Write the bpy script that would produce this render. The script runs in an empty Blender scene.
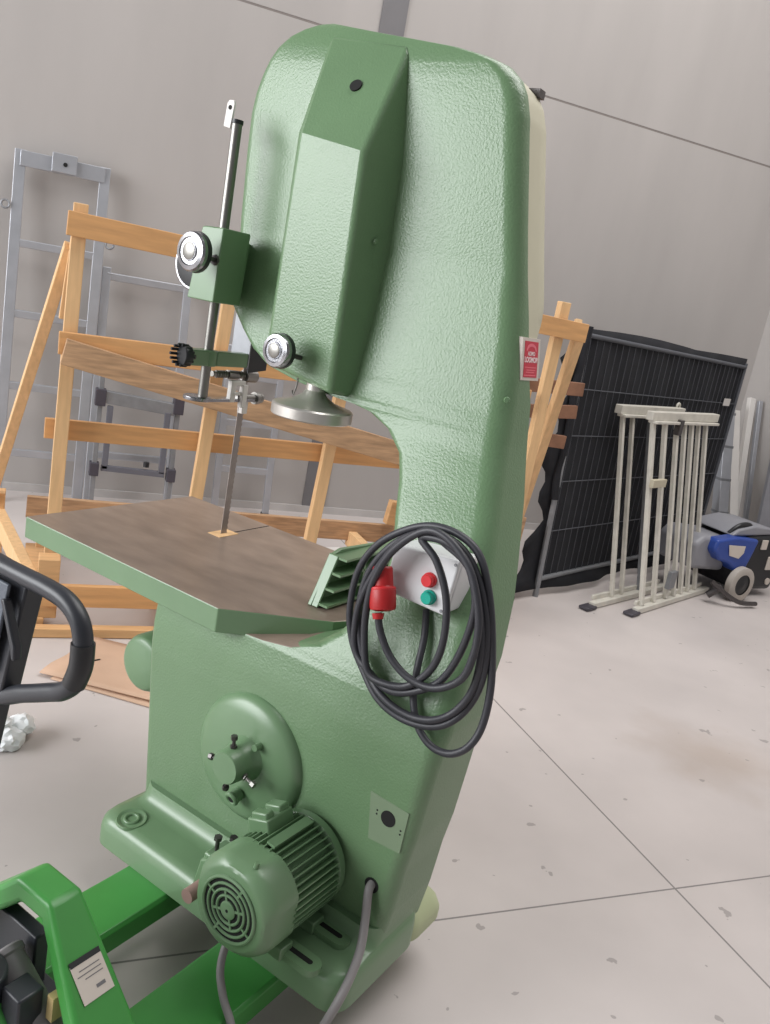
import bpy, bmesh, math, random
from mathutils import Vector, Matrix

C = bpy.context.scene.collection
scene = bpy.context.scene
random.seed(7)

# ------------------------------------------------------------------ camera
cam_d = bpy.data.cameras.new('camera')
cam = bpy.data.objects.new('camera', cam_d)
C.objects.link(cam)
cam_d.sensor_fit = 'HORIZONTAL'
cam_d.sensor_width = 36.0
cam_d.lens = 840.0 / 770.0 * 36.0
cam_d.clip_start = 0.02
cam_d.clip_end = 100
cx = Vector((0.917, -0.356, 0.179)).normalized()        # image right
cz = -Vector((0.392, 0.887, -0.244)).normalized()       # backwards
cy = cz.cross(cx).normalized()
cx = cy.cross(cz).normalized()
cam.matrix_world = Matrix(((cx.x, cy.x, cz.x, 0), (cx.y, cy.y, cz.y, 0), (cx.z, cy.z, cz.z, 1.6), (0, 0, 0, 1)))
scene.camera = cam

# ------------------------------------------------------------------ light
scene.view_settings.view_transform = 'Standard'
scene.view_settings.look = 'None'
scene.view_settings.exposure = 0.0
scene.view_settings.gamma = 1.0
scene.view_settings.use_curve_mapping = False
w = bpy.data.worlds.new('world')
scene.world = w
w.use_nodes = True
bg = w.node_tree.nodes['Background']
bg.inputs['Color'].default_value = (0.97, 0.98, 1.0, 1)
bg.inputs['Strength'].default_value = 0.24

def area(name, loc, target, sx, sy, power, col=(1, 1, 1)):
    d = bpy.data.lights.new(name, 'AREA')
    d.shape = 'RECTANGLE'
    d.size, d.size_y, d.energy, d.color = sx, sy, power, col
    o = bpy.data.objects.new(name, d)
    C.objects.link(o)
    o.location = loc
    o.rotation_euler = (Vector(target) - Vector(loc)).to_track_quat('-Z', 'Y').to_euler()
    return o
area('daylight_door', (-6.6, 2.2, 3.1), (1.5, 1.9, 1.8), 6.0, 3.6, 730, (0.97, 0.985, 1.0))
area('overhead_fill', (3.4, 2.4, 6.8), (3.0, 2.4, 0.0), 5.0, 5.0, 400, (1.0, 0.985, 0.97))  # unseen fill lamp, added overhead to brighten the floor and walls

# ------------------------------------------------------------------ materials
def mat(name, col, rough=0.5, metal=0.0, var=0.08, vscale=6.0, bump=0.0, bscale=120.0, bdist=0.002, spec=0.5, stretch=None, coat=0.0):
    m = bpy.data.materials.new(name)
    m.use_nodes = True
    nt = m.node_tree
    b = nt.nodes['Principled BSDF']
    b.inputs['Roughness'].default_value = rough
    b.inputs['Metallic'].default_value = metal
    b.inputs['Specular IOR Level'].default_value = spec
    b.inputs['Coat Weight'].default_value = coat
    tc = nt.nodes.new('ShaderNodeTexCoord')
    mp = nt.nodes.new('ShaderNodeMapping')
    if stretch:
        mp.inputs['Scale'].default_value = stretch
    nt.links.new(tc.outputs['Object'], mp.inputs['Vector'])
    n = nt.nodes.new('ShaderNodeTexNoise')
    n.inputs['Scale'].default_value = vscale
    n.inputs['Detail'].default_value = 5
    nt.links.new(mp.outputs['Vector'], n.inputs['Vector'])
    r = nt.nodes.new('ShaderNodeValToRGB')
    r.color_ramp.elements[0].position = 0.3
    r.color_ramp.elements[1].position = 0.7
    r.color_ramp.elements[0].color = tuple(c * (1 - var) for c in col) + (1,)
    r.color_ramp.elements[1].color = tuple(min(1, c * (1 + var)) for c in col) + (1,)
    nt.links.new(n.outputs['Fac'], r.inputs['Fac'])
    nt.links.new(r.outputs['Color'], b.inputs['Base Color'])
    if bump:
        n2 = nt.nodes.new('ShaderNodeTexNoise')
        n2.inputs['Scale'].default_value = bscale
        n2.inputs['Detail'].default_value = 1.5
        nt.links.new(tc.outputs['Object'], n2.inputs['Vector'])
        bp = nt.nodes.new('ShaderNodeBump')
        bp.inputs['Strength'].default_value = bump
        bp.inputs['Distance'].default_value = bdist
        nt.links.new(n2.outputs['Fac'], bp.inputs['Height'])
        nt.links.new(bp.outputs['Normal'], b.inputs['Normal'])
    return m

def srgb(r, g, b):
    f = lambda c: (c / 255 / 12.92) if c / 255 <= 0.04045 else ((c / 255 + 0.055) / 1.055) ** 2.4
    return (f(r), f(g), f(b))

M = {}
M['green'] = mat('hammered_green_paint', srgb(102, 131, 96), 0.33, var=0.04, vscale=5, bump=0.5, bscale=185, bdist=0.0018, spec=0.6)
M['green_smooth'] = mat('smooth_green_paint', srgb(104, 134, 99), 0.34, var=0.04, vscale=8, spec=0.7)
M['satin_steel'] = mat('satin_steel', srgb(206, 202, 196), 0.32, metal=0.75, var=0.04)
M['cream'] = mat('cream_paint', srgb(196, 192, 168), 0.45, var=0.04, vscale=5)
M['table_steel'] = mat('worn_table_steel', srgb(142, 126, 114), 0.3, metal=0.2, var=0.2, vscale=7, bump=0.05, bscale=40, stretch=(1, 2.5, 1))
M['raw_cast'] = mat('raw_cast_brown', srgb(128, 112, 100), 0.55, var=0.15, vscale=12)
M['steel'] = mat('bright_steel', srgb(136, 134, 130), 0.4, metal=1.0, var=0.06, vscale=20)
M['chrome'] = mat('chrome', srgb(160, 160, 164), 0.24, metal=1.0, var=0.02)
M['dark_steel'] = mat('dark_steel', srgb(92, 88, 88), 0.35, metal=0.8, var=0.1, vscale=30)
M['black_plastic'] = mat('black_plastic', srgb(30, 31, 34), 0.4, var=0.1)
M['black_rubber'] = mat('black_cable_rubber', srgb(52, 52, 58), 0.45, var=0.1)
M['grey_cable'] = mat('grey_cable_sheath', srgb(138, 134, 134), 0.5)
M['hole'] = mat('dark_hole', srgb(14, 14, 14), 0.8)
M['box_white'] = mat('switch_box_plastic', srgb(222, 222, 224), 0.4, var=0.02)
M['red'] = mat('red_plastic', srgb(212, 44, 50), 0.4, var=0.05)
M['teal'] = mat('teal_plastic', srgb(0, 160, 140), 0.4, var=0.05)
M['plug_red'] = mat('plug_red_plastic', srgb(176, 30, 32), 0.45, var=0.05)
M['primer'] = mat('grey_primer_patch', srgb(118, 136, 110), 0.5, var=0.05)
M['truck_green'] = mat('truck_green_paint', srgb(66, 143, 66), 0.36, var=0.06, vscale=9)
M['truck_black'] = mat('truck_black_paint', srgb(44, 46, 52), 0.4, var=0.08)
M['handle_grey'] = mat('handle_panel_grey', srgb(92, 98, 108), 0.5)
M['wheel_grey'] = mat('wheel_grey', srgb(132, 128, 130), 0.5)
M['label'] = mat('paper_label', srgb(205, 195, 185), 0.6, var=0.04)
M['wood'] = mat('pine_wood', srgb(208, 164, 116), 0.6, var=0.14, vscale=9, stretch=(0.6, 6, 6))
M['wood_v'] = mat('pine_wood_upright', srgb(222, 182, 134), 0.6, var=0.1, vscale=9, stretch=(6, 6, 0.6))
M['wood_orange'] = mat('orange_pine_wood', srgb(208, 158, 106), 0.6, var=0.12, vscale=8, stretch=(0.6, 6, 6))
M['wood_old'] = mat('weathered_wood', srgb(182, 146, 112), 0.7, var=0.26, vscale=10, stretch=(0.8, 7, 7))
M['wood_red'] = mat('reddish_wood', srgb(136, 98, 76), 0.7, var=0.25, vscale=10)
M['alu'] = mat('aluminium', srgb(176, 178, 184), 0.38, metal=0.55, var=0.06, vscale=10)
M['frame_grey'] = mat('grey_powder_coat', srgb(98, 98, 106), 0.45, var=0.06)
M['clamp_dark'] = mat('dark_clamp_plastic', srgb(66, 62, 70), 0.5)
M['wire'] = mat('dull_wire', srgb(92, 94, 100), 0.6, metal=0.3)
M['blade'] = mat('blade_steel', srgb(150, 142, 138), 0.4, metal=0.6, var=0.12, vscale=25)
M['foot_cream'] = mat('greenish_cream_paint', srgb(176, 184, 146), 0.45, var=0.05)
M['black_net'] = mat('black_net_cloth', srgb(24, 25, 31), 0.85, var=0.25, vscale=14)
M['galv'] = mat('galvanised_steel', srgb(140, 142, 146), 0.45, metal=0.5, var=0.1, vscale=20)
M['gate_white'] = mat('worn_white_paint', srgb(204, 200, 190), 0.45, var=0.1, vscale=14)
M['blue'] = mat('blue_plastic', srgb(44, 72, 150), 0.35, var=0.06)
M['tank_grey'] = mat('grey_tank_plastic', srgb(142, 142, 148), 0.45)
M['tyre_grey'] = mat('light_grey_tyre', srgb(176, 168, 160), 0.7)
M['profile_white'] = mat('white_profile', srgb(212, 208, 204), 0.4, var=0.04)
M['cardboard'] = mat('cardboard', srgb(190, 158, 134), 0.8, var=0.08, vscale=5)
M['plastic_film'] = mat('white_plastic_film', srgb(236, 238, 240), 0.35, var=0.02)
M['paper'] = mat('white_paper', srgb(220, 216, 212), 0.7)
M['strip_grey'] = mat('dark_grey_strip', srgb(112, 110, 112), 0.6, var=0.04)

def floor_material():
    m = mat('concrete_floor', srgb(194, 186, 183), 0.42, var=0.09, vscale=1.6, bump=0.06, bscale=60, bdist=0.001)
    nt = m.node_tree
    b = nt.nodes['Principled BSDF']
    base = b.inputs['Base Color'].links[0].from_socket
    tc = nt.nodes.new('ShaderNodeTexCoord')
    sep = nt.nodes.new('ShaderNodeSeparateXYZ')
    nt.links.new(tc.outputs['Object'], sep.inputs['Vector'])
    def math_(op, a, bb=None):
        n = nt.nodes.new('ShaderNodeMath'); n.operation = op
        for i, v in enumerate((a, bb)):
            if v is None: continue
            if isinstance(v, (int, float)): n.inputs[i].default_value = v
            else: nt.links.new(v, n.inputs[i])
        return n.outputs[0]
    def mix(fac, a, colr):
        n = nt.nodes.new('ShaderNodeMix'); n.data_type = 'RGBA'
        nt.links.new(fac, n.inputs['Factor'])
        nt.links.new(a, n.inputs['A'])
        n.inputs['B'].default_value = colr + (1,)
        return n.outputs['Result']
    # saw-cut joints
    jx = math_('LESS_THAN', math_('ABSOLUTE', math_('SUBTRACT', sep.outputs['X'], 1.945)), 0.0035)
    jy = math_('LESS_THAN', math_('ABSOLUTE', math_('SUBTRACT', sep.outputs['Y'], 1.66)), 0.003)
    j = math_('MAXIMUM', jx, jy)
    # specks of dirt
    n = nt.nodes.new('ShaderNodeTexNoise'); n.inputs['Scale'].default_value = 12; n.inputs['Detail'].default_value = 3
    nt.links.new(tc.outputs['Object'], n.inputs['Vector'])
    sp = math_('MULTIPLY', math_('GREATER_THAN', n.outputs['Fac'], 0.70), 0.5)
    # brown spill
    vm = nt.nodes.new('ShaderNodeVectorMath'); vm.operation = 'DISTANCE'
    vm.inputs[1].default_value = (2.72, 2.33, 0)
    nt.links.new(tc.outputs['Object'], vm.inputs[0])
    n3 = nt.nodes.new('ShaderNodeTexNoise'); n3.inputs['Scale'].default_value = 5; n3.inputs['Detail'].default_value = 4
    nt.links.new(tc.outputs['Object'], n3.inputs['Vector'])
    d = math_('ADD', vm.outputs['Value'], math_('MULTIPLY', n3.outputs['Fac'], 0.5))
    mr = nt.nodes.new('ShaderNodeMapRange')
    mr.inputs['From Min'].default_value = 0.30; mr.inputs['From Max'].default_value = 0.62
    mr.inputs['To Min'].default_value = 0.4; mr.inputs['To Max'].default_value = 0.0
    nt.links.new(d, mr.inputs['Value'])
    c1 = mix(mr.outputs['Result'], base, srgb(160, 140, 122))
    c2 = mix(sp, c1, srgb(110, 104, 102))
    c3 = mix(math_('MULTIPLY', j, 0.75), c2, srgb(92, 88, 88))
    nt.links.new(c3, b.inputs['Base Color'])
    return m

# ------------------------------------------------------------------ mesh helpers
class B:
    def __init__(self):
        self.bm = bmesh.new(); self.mi = 0
    def _faces(self, fs):
        for f in fs: f.material_index = self.mi
    def box(self, c, s, rot=None, taper=None):
        r = bmesh.ops.create_cube(self.bm, size=1)
        vs = r['verts']
        for v in vs:
            k = taper if (taper and v.co.z > 0) else 1.0
            v.co = Vector((v.co.x * s[0] * k, v.co.y * s[1] * k, v.co.z * s[2]))
            if rot is not None: v.co = rot @ v.co
            v.co += Vector(c)
        self._faces({f for v in vs for f in v.link_faces})
        return self
    def beam(self, p0, p1, w, d, ref=(0, 0, 1)):
        p0, p1 = Vector(p0), Vector(p1)
        z = (p1 - p0); L = z.length; z.normalize()
        x = Vector(ref).cross(z)
        if x.length < 1e-4: x = Vector((1, 0, 0)).cross(z)
        x.normalize(); y = z.cross(x)
        rot = Matrix((x, y, z)).transposed()
        return self.box((p0 + p1) / 2, (w, d, L), rot)
    def cyl(self, p0, p1, r0, r1=None, seg=24, caps=True):
        if r1 is None: r1 = r0
        return self.lathe([(r0, 0), (r1, (Vector(p1) - Vector(p0)).length)], p0, Vector(p1) - Vector(p0), seg, caps)
    def lathe(self, prof, p, axis, seg=28, caps=True, phase=0.0):
        z = Vector(axis).normalized()
        x = Vector((0, 0, 1)).cross(z)
        if x.length < 1e-3: x = Vector((1, 0, 0))
        x.normalize(); y = z.cross(x); p = Vector(p)
        rings = []
        for r, h in prof:
            r = max(r, 1e-4)
            rings.append([self.bm.verts.new(p + z * h + (x * math.cos(phase + 2 * math.pi * i / seg) + y * math.sin(phase + 2 * math.pi * i / seg)) * r) for i in range(seg)])
        fs = []
        for a, b in zip(rings, rings[1:]):
            for i in range(seg):
                fs.append(self.bm.faces.new((a[i], a[(i + 1) % seg], b[(i + 1) % seg], b[i])))
        if caps:
            fs.append(self.bm.faces.new(rings[0][::-1])); fs.append(self.bm.faces.new(rings[-1]))
        self._faces(fs)
        return self
    def ring(self, c, axis, r, t, seg=32, tseg=10):
        z = Vector(axis).normalized(); x = Vector((0, 0, 1)).cross(z)
        if x.length < 1e-3: x = Vector((1, 0, 0))
        x.normalize(); y = z.cross(x); c = Vector(c)
        rs = []
        for i in range(seg):
            a = 2 * math.pi * i / seg; d = x * math.cos(a) + y * math.sin(a)
            rs.append([self.bm.verts.new(c + d * (r + t * math.cos(2 * math.pi * k / tseg)) + z * t * math.sin(2 * math.pi * k / tseg)) for k in range(tseg)])
        fs = []
        for i in range(seg):
            a, b = rs[i], rs[(i + 1) % seg]
            for k in range(tseg):
                fs.append(self.bm.faces.new((a[k], b[k], b[(k + 1) % tseg], a[(k + 1) % tseg])))
        self._faces(fs)
        return self
    def loft(self, rings, caps=True, close=True):
        vr = [[self.bm.verts.new(p) for p in r] for r in rings]
        fs = []; n = len(vr[0])
        for a, b in zip(vr, vr[1:]):
            for i in range(n if close else n - 1):
                fs.append(self.bm.faces.new((a[i], a[(i + 1) % n], b[(i + 1) % n], b[i])))
        if caps:
            fs.append(self.bm.faces.new(vr[0][::-1])); fs.append(self.bm.faces.new(vr[-1]))
        self._faces(fs)
        return self
    def prism(self, pts, d):
        d = Vector(d)
        return self.loft([[Vector(p) for p in pts], [Vector(p) + d for p in pts]])
    def tube(self, pts, r, seg=10, sub=6, closed=False):
        pts = [Vector(p) for p in pts]
        if sub > 1 and len(pts) > 2:
            q = []
            for i in range(len(pts) - 1):
                p0 = pts[max(i - 1, 0)]; p1 = pts[i]; p2 = pts[i + 1]; p3 = pts[min(i + 2, len(pts) - 1)]
                for k in range(sub):
                    t = k / sub
                    q.append(0.5 * ((2 * p1) + (p2 - p0) * t + (2 * p0 - 5 * p1 + 4 * p2 - p3) * t * t + (3 * p1 - p0 - 3 * p2 + p3) * t ** 3))
            q.append(pts[-1]); pts = q
        rings = []; prev = None
        for i, p in enumerate(pts):
            t = (pts[min(i + 1, len(pts) - 1)] - pts[max(i - 1, 0)]).normalized()
            if prev is None:
                x = t.orthogonal().normalized()
            else:
                x = (prev - t * prev.dot(t)).normalized()
            prev = x; y = t.cross(x)
            rings.append([p + (x * math.cos(2 * math.pi * k / seg) + y * math.sin(2 * math.pi * k / seg)) * r for k in range(seg)])
        return self.loft(rings)
    def build(self, name, mats, parent=None, bevel=0.0, seg=2, smooth=True, angle=35, label=None):
        bmesh.ops.recalc_face_normals(self.bm, faces=self.bm.faces[:])
        me = bpy.data.meshes.new(name)
        self.bm.to_mesh(me); self.bm.free()
        if not isinstance(mats, (list, tuple)): mats = [mats]
        for m in mats: me.materials.append(m)
        if smooth:
            for p in me.polygons: p.use_smooth = True
            me.set_sharp_from_angle(angle=math.radians(angle))
        o = bpy.data.objects.new(name, me)
        C.objects.link(o)
        if parent: o.parent = parent
        if bevel:
            md = o.modifiers.new('bevel', 'BEVEL'); md.width = bevel; md.segments = seg
            md.limit_method = 'ANGLE'; md.angle_limit = math.radians(35); md.harden_normals = False
        if label: o['label'] = label
        return o

def tag(o, label, cat, group=None):
    o['label'] = label; o['category'] = cat
    if group: o['group'] = group
    return o
def thing(name, label, cat, loc=(0, 0, 0), rz=0.0, group=None):
    o = bpy.data.objects.new(name, None); C.objects.link(o)
    o.location = loc; o.rotation_euler = (0, 0, rz); o.empty_display_size = 0.1
    return tag(o, label, cat, group)
def struct(o):
    o['kind'] = 'structure'; return o
def interp(x, xs, ys):
    if x <= xs[0]: return ys[0]
    for i in range(len(xs) - 1):
        if x <= xs[i + 1]:
            return ys[i] + (ys[i + 1] - ys[i]) * (x - xs[i]) / (xs[i + 1] - xs[i])
    return ys[-1]

def text_mesh(name, body, size, mx, material, parent, bold=0.0):
    cu = bpy.data.curves.new(name, 'FONT'); cu.body = body; cu.size = size
    cu.align_x = 'CENTER'; cu.align_y = 'CENTER'; cu.extrude = 0.0004; cu.offset = bold
    t = bpy.data.objects.new(name, cu); C.objects.link(t)
    me = bpy.data.meshes.new_from_object(t.evaluated_get(bpy.context.evaluated_depsgraph_get()))
    bpy.data.objects.remove(t); me.name = name
    me.materials.clear(); me.materials.append(material)
    o = bpy.data.objects.new(name, me); C.objects.link(o)
    o.parent = parent; o.matrix_local = mx
    return o

# ================================================================== SETTING
def slab(name, lo, hi, m):
    b = B(); b.box([(a + c) / 2 for a, c in zip(lo, hi)], [c - a for a, c in zip(lo, hi)])
    return struct(b.build(name, m, smooth=False))
M['floor'] = floor_material()
M['wall'] = mat('concrete_wall', srgb(168, 163, 160), 0.75, var=0.05, vscale=1.6, bump=0.05, bscale=30, stretch=(1.6, 1, 0.35))
M['wall_low'] = mat('concrete_kerb', srgb(182, 178, 176), 0.7)
slab('floor', (-7, -4, -0.1), (5.65, 5.65, 0), M['floor'])
slab('wall_back', (-7, 5.65, 0), (5.95, 5.95, 3.128), M['wall'])
slab('wall_back', (-7, 5.65, 3.142), (5.95, 5.95, 7), M['wall'])
slab('trim_1', (-7, 5.6515, 3.128), (5.65, 5.9, 3.142), mat('joint_filler', srgb(126, 119, 115), .8))
slab('trim_2', (1.835, 5.64, 0), (2.005, 5.652, 7), M['strip_grey'])
slab('wall_right', (5.65, -4, 0), (5.95, 5.65, 7), M['wall'])
slab('baseboard_back', (-7, 5.632, 0), (5.65, 5.652, 0.05), M['wall_low'])

# ================================================================== BAND SAW  (local x along the frame, y through it, z up)
SAW_AT, SAW_RZ = (0.3497, 2.0076, 0.0), math.radians(-55.5)
saw = thing('band_saw', 'large green band saw with brown steel table, standing on the green pallet truck', 'band saw', SAW_AT, SAW_RZ)
ZN = [0, .62, .70, .8, .9, 1.0, 1.1, 1.2, 1.3, 1.4, 1.55, 1.7, 2.3]
NN = [0, 0, .005, .025, .065, .115, .165, .21, .25, .28, .305, .32, .32]
def nf(z): return interp(z, ZN, NN)
UL = [(.12, -.012), (.22, -.008), (.42, -.029), (.644, -.054), (.752, -.062), (.762, .10), (.775, .28), (.79, .37), (.82, .445), (.86, .49), (.93, .53), (1.0, .545), (1.04, .543), (1.12, .509), (1.2, .479),
      (1.256, .451), (1.302, .395), (1.328, .33), (1.336, .275), (1.341, .195), (1.352, .09), (1.372, -.02), (1.404, -.10), (1.45, -.155), (1.507, -.214), (1.53, -.224), (1.56, -.229), (1.742, -.247), (1.908, -.256), (2.0, -.258),
      (2.05, -.25), (2.093, -.234), (2.125, -.218), (2.153, -.198), (2.178, -.168), (2.195, -.132), (2.206, -.09), (2.211, -.05)]
UR = [(.12, .755), (.2, .765), (.3, .778), (.411, .786), (.492, .797), (.618, .806), (.758, .815), (.883, .808), (1.0, .785), (1.105, .755), (1.224, .722), (1.328, .696), (1.479, .669), (1.611, .641), (1.8, .595),
      (1.985, .553), (2.03, .543), (2.074, .526), (2.1, .508), (2.125, .475), (2.14, .43), (2.155, .36), (2.17, .25), (2.185, .14), (2.2, .04), (2.211, -.03)]
NB = [(.12, .19), (.75, .195), (.84, .215), (1.08, .325), (1.21, .375), (1.32, .398), (1.42, .405), (1.5, .385), (1.7, .372), (2.3, .375)]
def lut(t, z): return interp(z, [a for a, _ in t], [b for _, b in t])

def ring(z, uL, uR, f, b, r, seg=6):
    uL -= .012 if z < 1.0 or z > 1.38 else .022
    uR -= interp(z, [0, 1.0, 1.3, 2.3], [.004, .004, .014, .014])
    w_ = uR - uL
    r = min(r, w_ * .45, max(.004, (b - f) * .8))
    rr, r = r, min(r, .03)
    pts = [(uL, b)]
    for i in range(seg + 1):
        a = math.pi / 2 * i / seg
        pts.append((uL + r - r * math.cos(a), f + r - r * math.sin(a)))
    for i in range(seg + 1):
        a = math.pi / 2 * i / seg
        pts.append((uR - rr + rr * math.sin(a), f + rr - rr * math.cos(a)))
    pts.append((uR, b))
    return [(x, y, z) for x, y in pts]

zs = sorted(set([round(a, 4) for a, _ in UL + UR if a >= .2] + [.2 + .02 * i for i in range(100)]))
zs = [z for z in zs if .2 <= z <= 2.211]
b = B()
rings = []
for z in zs:
    r = interp(z, [0, .7, 1.0, 1.4, 2.3], [.03, .035, .045, .05, .05])
    f = nf(z)
    if z > 2.10:
        t = (z - 2.10) / .111
        f += .035 * (1 - math.sqrt(max(0, 1 - t * t)))
    rings.append(ring(z, lut(UL, z), lut(UR, z), f, lut(NB, z), r))
rings = [[(x, y, z if z < 2.0 else 2.0 + (z - 2.0) * 1.06) for x, y, z in r_] for r_ in rings]
b.loft(rings)
frame = b.build('frame_casting', [M['green'], M['raw_cast']], saw, angle=50)
for p in frame.data.polygons:                       # bare casting on top of the base, beside the table
    c = p.center
    if .748 < c.z < .80 and p.normal.z > .6: p.material_index = 1

# pressed cover of the upper wheel, cream, at the back of the head
b = B()
rings = []
for z in [v for v in zs if v >= 1.46]:
    uL, uR = lut(UL, z), lut(UR, z)
    k = max(0, min(1, (z - 1.46) / .2)); k = k * k * (3 - 2 * k)
    rings.append([(uL + .004, .36, z), (uR - .017, .36, z), (uR - .017, .38 + .055 * k, z), (uR - .021, .39 + .09 * k, z), (max(uL, uR - .05), .41 + .095 * k, z), (min(uR - .015, uL + .04), .41 + .095 * k, z), (uL + .01, .405 + .04 * k, z), (uL + .004, .40 + .025 * k, z)])
b.loft(rings)
b.build('wheel_cover', M['cream'], saw, angle=50)
b = B(); b.box((.482, .47, 2.108), (.03, .03, .018))
b.build('cover_latch', M['dark_steel'], saw)
# housing of the lower wheel behind the base
b = B()
b.prism([(-.02, .17, .14), (.56, .17, .14), (.56, .17, .72), (.50, .17, .76), (.05, .17, .76), (-.02, .17, .70)], (0, .33, 0))
b.build('lower_wheel_housing', M['green_smooth'], saw, bevel=.02)
b = B()
b.lathe([(.0, 0), (.055, 0), (.075, .008), (.082, .025), (.082, .10)], (-.148, .06, .515), (0, 1, 0), 32)
b.box((-.08, .13, .515), (.10, .05, .09))
b.build('guard_boss', M['green_smooth'], saw, bevel=.006)

# foot
def rrect(x0, x1, y0, y1, r, z, seg=5):
    pts = []
    for cx_, cy_, a0 in ((x1 - r, y0 + r, -90), (x1 - r, y1 - r, 0), (x0 + r, y1 - r, 90), (x0 + r, y0 + r, 180)):
        for i in range(seg + 1):
            a = math.radians(a0 + 90 * i / seg)
            pts.append((cx_ + r * math.cos(a), cy_ + r * math.sin(a), z))
    return pts
b = B()
prof = [(.0, .131), (.0, .175), (.004, .195), (.014, .208), (.03, .214), (.085, .218), (.105, .224), (.118, .238), (.124, .262)]
rings = [rrect(-.03 + min(i_, .03),   .776 - min(i_, .05) * .2, -.142 + i_, .192, .05, z) for i_, z in prof]
b.loft(rings)
b.build('foot', M['green_smooth'], saw, angle=50)
b = B()
b.loft([rrect(.56, .775, .14, .325, .05, .131), rrect(.56, .775, .14, .325, .05, .155), rrect(.56, .768, .15, .315, .05, .178), rrect(.56, .735, .16, .29, .04, .205), rrect(.57, .70, .17, .28, .03, .215)])
b.build('rear_foot', M['foot_cream'], saw, angle=60)
b = B()
b.lathe([(.040, -.002), (.037, .004), (.031, .003), (.026, -.001), (.0001, -.001)], (.062, -.098, .2135), (0, -.12, 1), 28, False)
b.ring((.062, -.098, .2150), (0, -.12, 1), .017, .005, 24, 8)
b.build('bolt_recess', M['green_smooth'], saw, angle=60)

# ridge box on the head
b = B()
bm = b.bm
V = [bm.verts.new(p) for p in [(.02, .2, 1.937), (.226, .2, 1.904), (.240, .2, 1.352), (.014, .2, 1.388),
     (-.031, .326, 2.192), (.214, .326, 2.168), (.252, .335, 1.93), (.266, .335, 1.6), (.262, .325, 1.340), (.0, .335, 1.90), (.0, .325, 1.375)]]
for f in [(0, 1, 2, 3), (4, 5, 1, 0), (5, 6, 7, 8, 2, 1), (4, 0, 3, 10, 9), (3, 2, 8, 10), (4, 9, 10, 8, 7, 6, 5)]:
    bm.faces.new([V[i] for i in f])
b.build('head_ridge', M['green'], saw, bevel=.014, seg=4, angle=18)
b = B()
nrm = Vector((.073, -.888, .455)).normalized()
cpt = Vector((.118, .2662, 2.060))
b.cyl(cpt - nrm * .01, cpt + nrm * .0012, .0155, .0155, 24)
b.build('sight_hole', M['hole'], saw)
for (x, z) in ((.2475, 1.72), (.655, 1.43)):
    b = B()
    b.lathe([(.0075, 0), (.006, .004), (0, .005)], (x, (.27 if x < .3 else nf(z) + .01), z), (1 if x < .3 else .5, -.3 if x < .3 else -.8, 0), 12)
    b.build('plug_screw', M['green'], saw)

# ---- table
tp = [(-.572, -.03), (.19, -.03), (.395, .157), (.41, .19), (.41, .62), (-.572, .60)]
b = B()
b.prism([(x, y, .766) for x, y in tp], (0, 0, .062))
table = b.build('table', [M['green_smooth'], M['table_steel']], saw, smooth=False)
for p in table.data.polygons:
    if p.normal.z > .9: p.material_index = 1
md = table.modifiers.new('bevel', 'BEVEL'); md.width = .0025; md.segments = 2
b = B(); b.box((-.216, .52, .8282), (.0035, .16, .0012)); b.build('blade_slot', M['hole'], saw, smooth=False)
b = B(); b.box((-.222, .40, .8285), (.05, .08, .0016)); b.build('table_insert', M['wood_v'], saw, smooth=False)
b = B()
b.prism([(.05, .03, .70), (.36, .06, .70), (.36, .5, .70), (.0, .5, .70)], (0, 0, .07))
b.build('table_bracket', M['green_smooth'], saw, bevel=.006)

# ---- rip fence, a ribbed casting standing on the table
b = B()
b.prism([(.30, .185, .829), (.30, .60, .829), (.30, .60, .95), (.30, .28, .965), (.30, .245, .955)], (-.012, 0, 0))
fence = b.build('rip_fence', M['green_smooth'], saw, bevel=.002)
b = B()
b.prism([(.288, .187, .829), (.318, .187, .829), (.318, .195, .829), (.288, .195, .829)], (0, .055, .128))
b.build('end_rib', M['green_smooth'], fence, bevel=.002)
for k in range(4):
    z = .835 + k * .038
    b = B(); b.prism([(.295, .192 + .017 * k * 1.0, z), (.345, .192 + .017 * k, z), (.345, .59, z), (.295, .59, z)], (0, 0, .006)); b.build('rib', M['green_smooth'], fence, smooth=False)
for y in (.33, .47):
    b = B(); b.box((.32, y, .892), (.05, .006, .118)); b.build('web', M['green_smooth'], fence, smooth=False)

# ---- blade guide post and its fittings
b = B()
b.cyl((-.22, .24, 1.245), (-.22, .24, 1.952), .0135, .0135, 24)
b.build('guide_post', M['steel'], saw)
b = B()
b.cyl((-.22, .24, 1.952), (-.22, .24, 1.962), .0155, .0155, 24)
b.build('post_cap', M['black_plastic'], saw)
b = B()
b.prism([(-.262 + .0, .234, 1.945), (-.238, .234, 1.94), (-.232, .234, 2.0), (-.236, .234, 2.008), (-.252, .234, 2.008), (-.258, .234, 2.0)], (0, .006, 0))
b.build('post_hook', M['profile_white'], saw, bevel=.001)
b = B(); b.cyl((-.2455, .2325, 1.99), (-.2455, .2405, 1.99), .0055); b.build('hook_hole', M['hole'], saw)
b = B()
b.prism([(-.252, .17, 1.507), (-.155, .17, 1.507), (-.150, .17, 1.693), (-.212, .17, 1.692), (-.226, .17, 1.69)], (0, .10, 0))
b.prism([(-.25, .265, 1.53), (-.19, .265, 1.53), (-.19, .265, 1.67), (-.25, .265, 1.67)], (0, .10, 0))
b.build('guide_block', M['green_smooth'], saw, bevel=.003)
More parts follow.
